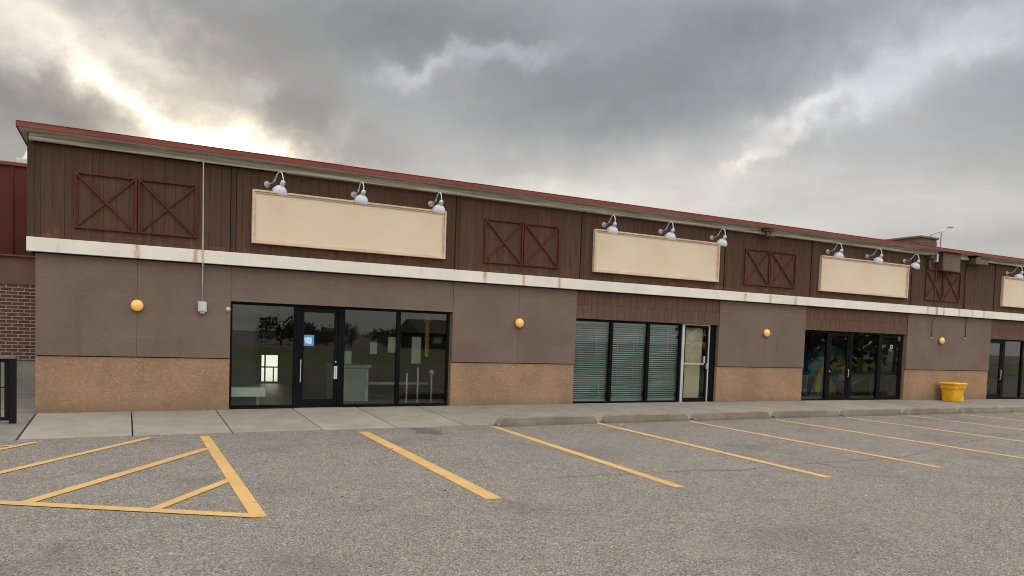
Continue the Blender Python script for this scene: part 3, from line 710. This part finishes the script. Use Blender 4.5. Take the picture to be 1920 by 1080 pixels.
# ------------------------------------------------------------------ wheel stops
STOPS=[(6.80,9.26),(9.46,11.84),(12.02,14.50),(14.68,17.04),(17.22,19.66),(19.86,22.26),(22.46,24.95),(25.15,27.6)]
SL=['cracked concrete wheel stop nearest the first shop, leftmost of the row','concrete wheel stop with a pale orange rub in front of the blinds window','concrete wheel stop in front of the silver framed door, third of the row','concrete wheel stop below the third pier with the amber light',
 'concrete wheel stop in front of the left half of the slide shop','concrete wheel stop in front of the black door of the slide shop','concrete wheel stop below the yellow bin','concrete wheel stop cut by the right edge of the picture']
def wheel_stop(x0,x1,lab,rz):
    L=(x1-x0); cx=(x0+x1)/2; z=zg(cx,-3.0)
    t=empty('wheel_stop',(cx,-3.0,z-.004),lab,'wheel stop','concrete wheel stops along the kerb',rz)
    prof=[(-.115,0),(-.112,.06),(-.088,.165),(-.075,.176),(.075,.176),(.088,.165),(.112,.06),(.115,0)]
    secs=[(-L/2,.80,.30),(-L/2+.06,.97,.80),(-L/2+.12,1,1)]
    n=14
    secs+=[(-L/2+.12+(L-.24)*k/n,1+random.uniform(-.02,.02),1+random.uniform(-.025,.02)) for k in range(1,n)]
    secs+=[(L/2-.12,1,1),(L/2-.06,.97,.80),(L/2,.80,.30)]
    vs=[];m=len(prof)
    for x,sy,sz in secs: vs+=[(x,y*sy,zz*sz) for y,zz in prof]
    fs=[(i*m+k,i*m+(k+1)%m,(i+1)*m+(k+1)%m,(i+1)*m+k) for i in range(len(secs)-1) for k in range(m)]
    fs+=[tuple(range(m))[::-1],tuple((len(secs)-1)*m+k for k in range(m))]
    mb=MB(); mb.tint=random.uniform(.93,1.06); mb.add(vs,fs); mb.build('concrete_bar',M['stop'],t,bevel=.008)
    for sx in (-.62,.62):
        MB().lathe([(.022,.170),(.022,.181),(.0,.183)],10,Matrix.Translation((sx,0,0))).build('anchor_pin',M['brown_pipe'],t)
for (x0,x1),lab in zip(STOPS,SL): wheel_stop(x0,x1,lab,random.uniform(-.008,.008))

# ------------------------------------------------------------------ yellow bin
t=empty('storage_bin',(26.12,-.45,zg(26.1,-.45)+SWF),'yellow plastic bin with a lid standing against the tan wainscot','bin',rz=.04)
def rrect(hx,hy,r,z,n=5):
    out=[]
    for cx,cy,a0 in ((hx-r,hy-r,0),(-hx+r,hy-r,90),(-hx+r,-hy+r,180),(hx-r,-hy+r,270)):
        for k in range(n+1):
            a=math.radians(a0+90*k/n); out.append((cx+r*math.cos(a),cy+r*math.sin(a),z))
    return out
def loft(rings,cap0=True,cap1=True):
    mb=MB(); n=len(rings[0]); vs=[p for r in rings for p in r]
    fs=[(i*n+k,i*n+(k+1)%n,(i+1)*n+(k+1)%n,(i+1)*n+k) for i in range(len(rings)-1) for k in range(n)]
    if cap0: fs.append(tuple(range(n))[::-1])
    if cap1: fs.append(tuple((len(rings)-1)*n+k for k in range(n)))
    mb.add(vs,fs); return mb
loft([rrect(.275,.225,.10,0),rrect(.285,.235,.11,.02),rrect(.335,.275,.11,.46)]).build('tub',M['bin'],t)
loft([rrect(.352,.292,.11,.445),rrect(.36,.30,.11,.45),rrect(.372,.312,.11,.60)]).build('rim',M['bin'],t,bevel=.006)
loft([rrect(.395,.335,.11,.602),rrect(.405,.345,.12,.61),rrect(.405,.345,.12,.64),rrect(.38,.32,.11,.662),rrect(.2,.16,.05,.675)]).build('lid',M['bin'],t)
MB().box(-.14,.16,-.326,-.30,.50,.545).build('handle',M['bin'],t,bevel=.008)
MB().prism([(.08,.0),(.09,.05),(.13,.09),(.19,.10),(.24,.15),(.268,.20),(.265,.0)],-.262,-.205).build('foot_recess',M['bin'],t,bevel=.006)

# ------------------------------------------------------------------ black railing at the left
t=empty('metal_railing',(-1.75,-1.15,zg(-1.7,-1.15)+.006),'black metal railing panel with square end post at the left edge','railing')
MB().box(-.06,.045,-.055,.055,0,1.13).build('end_post',M['black_steel'],t,bevel=.005)
MB().box(-1.8,.035,-.075,.075,1.131,1.17).build('top_cap',M['cap_grey'],t,bevel=.006)
MB().box(-1.8,-.06,-.03,.03,1.07,1.13).box(-1.8,-.06,-.03,.03,.05,.11).box(-.13,-.0605,-.028,.028,.11,1.07).build('frame',M['black_steel'],t,bevel=.004)
for k in range(12): MB().box(-.21-k*.115,-.185-k*.115,-.012,.012,.11,1.07).build('bar',M['black_steel'],t)
MB().box(-1.8,-.13,-.006,.006,.62,.64).build('mid_rail',M['black_steel'],t)

# ------------------------------------------------------------------ things inside the shops
t=empty('bench',(2.31,.55,.018),'white low bench top on one leg behind the leftmost window','bench')
MB().box(-.40,.44,-.20,.25,.24,.43).build('bench_top',M['int_white'],t,bevel=.01)
MB().box(.27,.33,-.05,.05,0,.24).build('leg',M['galv'],t); MB().box(-.34,-.28,-.05,.05,0,.24).build('leg',M['galv'],t)
t=empty('reception_counter',(5.2,1.9,.018),'white reception counter behind the wide window right of the door','counter')
MB().box(-.62,.20,-.2,.5,0,.84).build('counter_body',M['int_dim'],t,bevel=.008)
MB().box(-.66,.33,-.26,.56,.84,.92).build('counter_top',M['int_dim'],t,bevel=.008)
MB().box(.20,.27,-.2,.5,0,.838).build('end_panel',M['grey_box'],t)
MB().box(.27,2.0,.1,.16,.40,.46).build('side_rail',M['grey_box'],t)
for i,(x,h,lab) in enumerate([(6.25,.76,'short white stanchion behind the rightmost pane of the first shop, left of the tall one'),(6.54,.90,'tallest white stanchion behind the rightmost pane of the first shop'),(6.91,.78,'white stanchion with a round knob near the right jamb of the first shop')]):
    t=empty('stanchion',(x,1.0,.018),lab,'stanchion','white stanchions inside the first shop')
    MB().tube([(0,0,.02),(0,0,h)],.022,10).build('post',M['int_white'],t)
    MB().lathe([(.12,0),(.12,.012),(.03,.03),(0,.03)],16,None,True).build('base_plate',M['galv'],t)
    if i==2: MB().lathe([(0,-.07),(.05,-.05),(.07,0),(.05,.05),(0,.07)],14,Matrix.Translation((0,0,h))).build('knob',M['int_white'],t)
for x0,x1,z0,z1,lab in [(4.43,4.60,1.02,1.315,'small pale notice low beside the door, on the inside of the wide pane'),(5.03,5.20,1.26,1.53,'pale notice taped mid height on the wide pane of the first shop'),(5.46,5.645,1.30,1.665,'pale notice at the right end of the wide pane, by the mullion'),(6.05,6.28,1.05,1.69,'tall pale notice on the rightmost pane of the first shop')]:
    tag(MB().box(-(x1-x0)/2,(x1-x0)/2,0,.003,0,z1-z0).build('notice',M['paper']),lab,'notice','notices taped inside the first shop').location=((x0+x1)/2,.145,z0)
t=empty('notice',(3.60,.1185,1.41),'bright blue notice with a white emblem on the glass of the first shop door','notice')
MB().box(-.155,.135,-.004,0,0,.245).build('sheet',M['blue_sign'],t)
mb=MB(); pts=[(-.06,.06),(.06,.045),(.085,.06),(.085,.17),(.07,.195),(.03,.185),(-.01,.20),(-.05,.185),(-.07,.19),(-.08,.15),(-.065,.10)]
mb.prism(pts,-.006,-.0045); mb.build('emblem',M['int_white'],t)
mb=MB()
for k in range(3): mb.box(-.04+.01*k,.055,-.0072,-.0062,.085+k*.03,.090+k*.03)
mb.build('print',M['grey_box'],t)
t=empty('hanging_banner',(6.68,.8,1.2),'narrow yellow banner hanging behind the rightmost pane of the first shop','banner')
MB().box(-.045,.045,-.006,.006,0,1.05).build('strip',M['banner'],t)
MB().box(-.085,.085,-.01,.01,.86,1.06).build('top_flap',M['banner'],t); MB().box(-.07,.07,-.012,.012,.43,.48).build('tie',M['banner'],t)
MB().tube([(0,0,1.06),(0,0,1.52)],.008,6).build('cord',M['galv'],t)
# venetian blinds
def blind(x0,x1,lab):
    t=empty('venetian_blind',((x0+x1)/2,.24,.10),lab,'blind','venetian blinds behind the second shop front')
    hw=(x1-x0)/2; mb=MB(); z=.05
    while z<2.08:
        a=math.radians(31+random.uniform(-5,5)); dz=.025*math.sin(a); dy=.025*math.cos(a); e=random.uniform(-.004,.004)
        sag=[(-hw,e),(-hw/3,e*1.3),(hw/3,-e),(hw,-e)]
        vs=[]
        for x,o in sag: vs+=[(x,-dy,z+o-dz),(x,dy,z+o+dz),(x,-dy,z+o-dz+.002),(x,dy,z+o+dz+.002)]
        fs=[]
        for k in range(3):
            b_=4*k; fs+=[(b_,b_+4,b_+5,b_+1),(b_+2,b_+3,b_+7,b_+6),(b_,b_+2,b_+6,b_+4),(b_+1,b_+5,b_+7,b_+3)]
        mb.add(vs,fs); z+=.059
    mb.build('slats',M['blind'],t)
    MB().box(-hw,hw,-.03,.03,2.09,2.15).build('head_rail',M['blind'],t,bevel=.005)
    MB().box(-hw,hw,-.02,.02,0,.025).build('bottom_rail',M['blind'],t,bevel=.004)
    for x in (-hw*.6,hw*.6): MB().box(x-.006,x+.006,-.026,-.024,.02,2.09).build('ladder_tape',M['blind'],t)
    MB().tube([(hw*.35,-.04,2.09),(hw*.37,-.045,.25)],.006,6).build('wand',M['int_white'],t)
blind(10.60,11.70,'grey green venetian blind with bent slats in the leftmost pane of the second shop')
blind(11.83,12.95,'grey green venetian blind in the middle pane of the second shop')
blind(13.07,14.13,'grey green venetian blind beside the silver framed door')
t=empty('display_board',(14.86,.22,.018),'tall beige board standing behind the silver framed door','board')
MB().box(-.52,.17,0,.03,.15,1.14).build('lower_panel',M['sign_panel'],t); MB().box(-.52,.22,0,.03,1.16,2.20).build('upper_panel',M['sign_panel'],t)
MB().box(-.50,-.44,.031,.09,0,2.2).build('support',M['grey_box'],t); MB().box(.08,.14,.03,.09,0,2.2).build('support',M['grey_box'],t)
# indoor play slide
t=empty('play_slide',(22.6,2.0,.018),'blue and yellow indoor play slide behind the glass of the third shop','slide')
def ribbon(path,w,y0,y1):
    mb=MB(); n=len(path); L=[];Rr=[]
    for i,(x,z) in enumerate(path):
        a=path[max(i-1,0)];b_=path[min(i+1,n-1)]; dx,dz=b_[0]-a[0],b_[1]-a[1]; l=math.hypot(dx,dz); nx,nz=-dz/l,dx/l
        ww=w[i] if isinstance(w,list) else w
        L.append((x+nx*ww/2,z+nz*ww/2)); Rr.append((x-nx*ww/2,z-nz*ww/2))
    for i in range(n-1):
        q=[L[i],L[i+1],Rr[i+1],Rr[i]]; vs=[(x-22.6,y0-2.0,z) for x,z in q]+[(x-22.6,y1-2.0,z) for x,z in q]
        mb.add(vs,[(0,1,2,3),(7,6,5,4),(0,4,5,1),(1,5,6,2),(2,6,7,3),(3,7,4,0)])
    return mb
def smooth(P,n=5):
    Q=[]
    for i in range(len(P)-1):
        p0=Vector(P[max(i-1,0)]);p1=Vector(P[i]);p2=Vector(P[i+1]);p3=Vector(P[min(i+2,len(P)-1)])
        for k in range(n):
            s=k/n; q=.5*((2*p1)+(p2-p0)*s+(2*p0-5*p1+4*p2-p3)*s*s+(3*p1-p0-3*p2+p3)*s**3); Q.append(tuple(q))
    return Q+[tuple(P[-1])]
ribbon(smooth([(21.45,.05),(21.65,.5),(21.9,1.05),(22.2,1.45),(22.6,1.68),(22.95,1.60),(23.25,1.35),(23.42,1.0),(23.45,.5)]),.36,1.9,2.5).build('blue_tube',M['blue_slide'],t)
ribbon(smooth([(21.9,.15),(21.95,.6),(22.15,1.0),(22.4,1.35),(22.65,1.47)]),.24,1.8,1.895).build('yellow_rail',M['yellow_play'],t)
ribbon(smooth([(22.9,1.45),(23.12,1.28),(23.2,1.0),(23.2,.6)]),.2,1.8,1.895).build('yellow_rail',M['yellow_play'],t)
ribbon(smooth([(23.5,.55),(24.0,.72),(24.45,.90),(24.85,1.15),(25.05,1.45)]),[.5]*21,1.9,2.4).build('blue_chute',M['blue_slide'],t)
ribbon(smooth([(23.75,.47),(24.2,.60),(24.65,.80),(25.0,1.12)]),.07,1.8,1.895).build('chute_rim',M['int_white'],t)
MB().box(1.42,1.78,-.2,-.1,.86,1.42).build('yellow_window_frame',M['yellow_play'],t,bevel=.04)
MB().box(-1.15,-.35,-.1,.5,0,.75).build('base_block',M['blue_slide'],t,bevel=.03)
MB().box(-.05,.9,.3,.6,0,.55).build('step_block',M['yellow_play'],t,bevel=.03)
MB().tube([(2.42,0,0),(2.42,0,1.9)],.06,10).build('post',M['int_white'],t)
MB().box(-1.3,2.6,.8,.9,0,1.75).build('back_panel',M['blue_slide'],t)

# ------------------------------------------------------------------ what the panes mirror: verge, trees, a house across the road; also an added pale sheet and added near trees
sheet('added_back_sheet',[-1.5,10,40],[8.6,12,30,80],lambda x,y:zb(x)-.27,M['pale_sheet'])  # added pale sheet, brightens the view out of the back window
sheet('grass_verge',[-150,-60,-20,0,20,40,80,160],[-70,-55,-40,-24],lambda x,y:zg(0,-40)+.10,M['grass'])
sheet('road',[-300,-60,0,60,300],[-86,-76],lambda x,y:zg(0,-40)+.02,M['asphalt'])
def tree(x,y,h,r,mat,lab,seed,sparse=False):
    rnd=random.Random(seed); z=zg(0,-40)
    t=empty('tree',(x,y,z),lab,'tree','trees across the road')
    mb=MB(); mb.tube([(0,0,0),(.05,.03,h*.3),(-.03,.05,h*.62)],[.03*h,.022*h,.01*h],8); tips=[]
    for k in range(14):
        a=rnd.uniform(0,2*PI); s=rnd.uniform(.06,.50)*h; e=Vector((math.cos(a)*r*rnd.uniform(.5,.95),math.sin(a)*r*rnd.uniform(.5,.95),s+h*rnd.uniform(.08,.38)))
        st=Vector((0,0,s)); mb.tube([st,st.lerp(e,.5)+Vector((0,0,.2)),e],[.011*h,.007*h,.003*h],6); tips.append(e)
    mb.build('trunk',M['bark'],t)
    mb=MB()
    for k in range(750):
        c=rnd.choice(tips)+Vector((rnd.gauss(0,r*.25),rnd.gauss(0,r*.25),rnd.gauss(0,h*.09)))
        u=Vector((rnd.gauss(0,1),rnd.gauss(0,1),rnd.gauss(0,1))).normalized(); w=u.orthogonal().normalized(); q=u.cross(w); s=rnd.uniform(.5,1.0)*max(.16,r*.13)
        mb.add([c+w*s,c+q*s*.7,c-w*s,c-q*s*.7],[(0,1,2,3)])
    mb.build('crown',M[mat],t)
for i,(x,y,h,rad,m,lab) in enumerate([(19.5,-92,4.2,2.6,'leaf_a','dull dark tree mirrored in the glass door'),(22.5,-94,3.6,2.2,'leaf_a','small dark tree beside the brown one across the road'),(26.5,-94,3.3,2.4,'leaf_b','brown autumn tree left of the narrow tree across the road'),(29.0,-90,4.3,1.1,'leaf_a','narrow upright tree left of the slate house'),
   (36.5,-97,3.9,2.4,'leaf_b','rusty tree touching the left end of the slate house'),(-8,-95,5,3,'leaf_a','broad dark tree across the road facing the corner pier'),(58,-95,5,3,'leaf_a','round tree right of the slate house'),
   (41,-27,5.5,2.8,'leaf_a','first dense tree added on the near verge to darken the slide shop glass'),(46,-26,6.2,3.0,'leaf_a','tallest dense tree added on the near verge to darken the slide shop glass'),(51,-27.5,5.6,2.8,'leaf_a','third dense tree added on the near verge to darken the glass, between two taller ones'),(56.5,-26.5,6.0,3.0,'leaf_a','dense tree added on the near verge to darken the glass, facing the yellow bin'),(63,-28,6.0,3.2,'leaf_a','last dense tree added on the near verge to darken the glass, farthest from the camera')]):  # the five unseen near verge trees are added to darken the glass reflections
    tree(x,y,h,rad,m,lab,40+i)
t=empty('house',(44.5,-93,zg(0,-40)),'dark slate house with a low gable roof across the road','house')
MB().box(-5.2,5.2,-5,5,0,2.5).build('wall',M['house_wall'],t)
MB().add([(-6,-5.8,2.4),(6,-5.8,2.4),(6,5.8,2.4),(-6,5.8,2.4),(-6,0,4.5),(6,0,4.5)],[(0,1,5,4),(2,3,4,5),(0,4,3),(1,2,5),(0,3,2,1)]).build('roof',M['house_roof'],t)
MB().box(-3.6,-2.2,5.0,5.06,.9,1.9).build('window',M['grey_box'],t); MB().box(2.2,3.6,5.0,5.06,.9,1.9).build('window',M['grey_box'],t)
MB().box(-.6,.6,5.0,5.06,0,2.1).build('door',M['brown_metal'],t)

# ------------------------------------------------------------------ camera
f,yaw,roll,cyp,pitch,D,cz=1399.17573,.47818,.03355,700.4163,-.04725,16.76801,1.733032
cp,sp=math.cos(pitch),math.sin(pitch)
r0=Vector((math.cos(yaw),-math.sin(yaw),0)); f0=Vector((math.sin(yaw)*cp,math.cos(yaw)*cp,sp)); u0=Vector((-sp*math.sin(yaw),-sp*math.cos(yaw),cp))
Rv=r0*math.cos(roll)+u0*math.sin(roll); Uv=-r0*math.sin(roll)+u0*math.cos(roll)
cam=bpy.data.cameras.new('camera'); co=bpy.data.objects.new('camera',cam); COL.objects.link(co)
co.matrix_world=Matrix(((Rv.x,Uv.x,-f0.x,0),(Rv.y,Uv.y,-f0.y,-D),(Rv.z,Uv.z,-f0.z,cz),(0,0,0,1)))
cam.sensor_width=36; cam.sensor_fit='HORIZONTAL'; cam.lens=f/1920*36; cam.shift_y=(cyp-540)/1920
cam.clip_start=.05; cam.clip_end=6000
sc.camera=co

# ------------------------------------------------------------------ light
SUN_AZ,SUN_EL=math.radians(6),math.radians(13)
su=bpy.data.lights.new('sun','SUN'); su.energy=.5; su.angle=math.radians(25); su.color=(1,.93,.82)
so=bpy.data.objects.new('sun',su); COL.objects.link(so); so.location=(20,40,30)
sd=Vector((math.sin(SUN_AZ)*math.cos(SUN_EL),math.cos(SUN_AZ)*math.cos(SUN_EL),math.sin(SUN_EL)))
so.rotation_euler=sd.to_track_quat('Z','Y').to_euler()

w=bpy.data.worlds.new('World'); sc.world=w; w.use_nodes=True; nt=w.node_tree; nt.nodes.clear()
dirv=nd(nt,'ShaderNodeTexCoord').outputs['Generated']
s=nd(nt,'ShaderNodeSeparateXYZ',{0:dirv}).outputs
deg=180/PI
wn=nd(nt,'ShaderNodeTexNoise',{'Vector':dirv,'Scale':9.0,'Detail':7.0,'Roughness':.6}).outputs[1]
wc=nd(nt,'ShaderNodeSeparateColor',{0:wn}).outputs
az0=mth(nt,'MULTIPLY',mth(nt,'ARCTAN2',s[0],s[1]),deg); el0=mth(nt,'MULTIPLY',mth(nt,'ARCSINE',s[2]),deg)
wc2=nd(nt,'ShaderNodeSeparateColor',{0:nd(nt,'ShaderNodeTexNoise',{'Vector':dirv,'Scale':26.0,'Detail':5.0,'Roughness':.55}).outputs[1]}).outputs
def wob(a,c,k1,k2): return mth(nt,'ADD',a,mth(nt,'ADD',mth(nt,'MULTIPLY',mth(nt,'SUBTRACT',wc[c],.5),k1),mth(nt,'MULTIPLY',mth(nt,'SUBTRACT',wc2[c],.5),k2)))
az=wob(az0,0,8.0,4.2); el=wob(el0,1,4.6,2.8)
zz=mth(nt,'ADD',mth(nt,'MAXIMUM',s[2],0.0),.10)
cpv=nd(nt,'ShaderNodeCombineXYZ',{0:mth(nt,'DIVIDE',s[0],zz),1:mth(nt,'DIVIDE',s[1],zz),2:0.0}).outputs[0]
F=noise(nt,cpv,.75,8,.55,.25); F2=noise(nt,cpv,2.4,7,.6,.3); F3=noise(nt,dirv,4.5,7,.55,.2)
def gauss(c,e,L,wd,ang):
    a=math.radians(ang); ca,sa=math.cos(a),math.sin(a)
    dx=mth(nt,'SUBTRACT',az,c); dy=mth(nt,'SUBTRACT',el,e)
    u=mth(nt,'ADD',mth(nt,'MULTIPLY',dx,ca/L),mth(nt,'MULTIPLY',dy,sa/L)); v_=mth(nt,'ADD',mth(nt,'MULTIPLY',dx,-sa/wd),mth(nt,'MULTIPLY',dy,ca/wd))
    r2=mth(nt,'ADD',mth(nt,'MULTIPLY',u,u),mth(nt,'MULTIPLY',v_,v_))
    return mth(nt,'EXPONENT',mth(nt,'MULTIPLY',r2,-1.0))
def acc(lst):
    t=None
    for a,*g in lst:
        k=mth(nt,'MULTIPLY',gauss(*g),a); t=k if t is None else mth(nt,'ADD',t,k)
    return t
WARM=[(1.15,7.6,11.9,5.2,1.3,-4),(.28,5,13.5,7,2.6,-12),(1.3,6.2,12.5,2.6,1.5,-3),(.66,-6.0,17.9,6.5,2.4,-14),(.26,1,19.0,7,1.6,-8),(.26,2.5,15.0,7.5,2.6,-16),(.50,-2.3,16.2,3.0,1.2,-32),(.62,.9,14.4,3.6,.85,-22),(.28,1.5,17.8,3.6,.7,-8),
 (.30,11.0,11.8,4.0,1.0,-6),(.16,42,10.3,20,3.2,-6),(.10,45,14.5,12,2.2,14),(.16,45.7,14.3,4.2,.8,31),(.24,44.7,13.4,1.5,.42,15),(.22,30,11,6,1.3,-4)]
COOL=[(.19,19.3,19.0,3.0,.8,12),(.14,25.8,20.1,5.5,.8,9),(.14,8.2,16.8,1.6,.8,18),(.24,49.3,16.3,3.8,1.1,23),(.24,56.5,19.3,7.5,1.8,19),(.03,50,13,10,2.0,10),(.12,14.5,14.6,2.2,1.0,20)]
DARK=[(.40,-4.6,13.6,4.0,1.4,1),(.40,8.0,17.4,7.5,2.6,-23),(.28,17.5,21.6,12,2.4,2),(.22,35.1,18.5,8.5,3.0,12),(.20,47,22,8,1.8,-1),(.34,2.4,15.9,2.2,.9,-18),(.30,4.6,14.2,1.6,.6,-20),(.14,16,13.5,6,1.4,-8)]
base=mth(nt,'ADD',remap(nt,az0,-8,58,.335,.43),mth(nt,'MULTIPLY',remap(nt,el0,18,7),mth(nt,'MULTIPLY',remap(nt,az0,10,26,0,.17),remap(nt,az0,32,58,1,.45)))); 
base=mth(nt,'MULTIPLY',base,remap(nt,F,.25,.75,.80,1.20,False)); base=mth(nt,'MULTIPLY',base,remap(nt,F3,.25,.75,.84,1.16,False))
dark=mth(nt,'SUBTRACT',1.0,acc(DARK)); base=mth(nt,'MULTIPLY',base,mth(nt,'MAXIMUM',dark,.3))
mod=remap(nt,F2,.3,.7,.7,1.3,False)
warm=mth(nt,'MULTIPLY',acc(WARM),mod); cool=mth(nt,'MULTIPLY',acc(COOL),mod)
grey=mth(nt,'ADD',base,cool)
def vcol(x,c): return nd(nt,'ShaderNodeCombineColor',{0:mth(nt,'MULTIPLY',x,c[0]),1:mth(nt,'MULTIPLY',x,c[1]),2:mth(nt,'MULTIPLY',x,c[2])}).outputs[0]
front=mix(nt,1.0,mix(nt,remap(nt,el0,10,17.5),vcol(grey,(.965,.955,.925)),vcol(grey,(.94,.98,1.03))),vcol(mth(nt,'MULTIPLY',warm,.82),(1.0,.855,.64)),'ADD')
LZ=3.0
cie=mth(nt,'MULTIPLY',mth(nt,'MULTIPLY',mth(nt,'ADD',mth(nt,'MULTIPLY',mth(nt,'MAXIMUM',s[2],0.0),2.0),1.0),LZ/3),remap(nt,F,.25,.75,.85,1.15,False))
dome=vcol(cie,(1.0,.965,.905))
away=mth(nt,'MAXIMUM',remap(nt,el0,23,48),remap(nt,mth(nt,'ABSOLUTE',mth(nt,'SUBTRACT',az0,27)),48,95))
col=mix(nt,away,front,dome)
sky=nd(nt,'ShaderNodeTexSky',sky_type='NISHITA',sun_disc=False,sun_elevation=SUN_EL,sun_rotation=SUN_AZ)
ten=nd(nt,'ShaderNodeVectorMath',{0:col,'Scale':10.0},operation='SCALE').outputs[0]
fin=mix(nt,.04,ten,sky.outputs[0])
bg=nd(nt,'ShaderNodeBackground',{'Color':fin,'Strength':.1})
nd(nt,'ShaderNodeOutputWorld',{0:bg.outputs[0]})
w.cycles.sampling_method='MANUAL'; w.cycles.sample_map_resolution=512

sc.view_settings.view_transform='Standard'; sc.view_settings.look='None'; sc.view_settings.exposure=0; sc.view_settings.gamma=1
sc.cycles.max_bounces=8; sc.cycles.transparent_max_bounces=16; sc.cycles.use_denoising=True; sc.cycles.filter_width=1.05
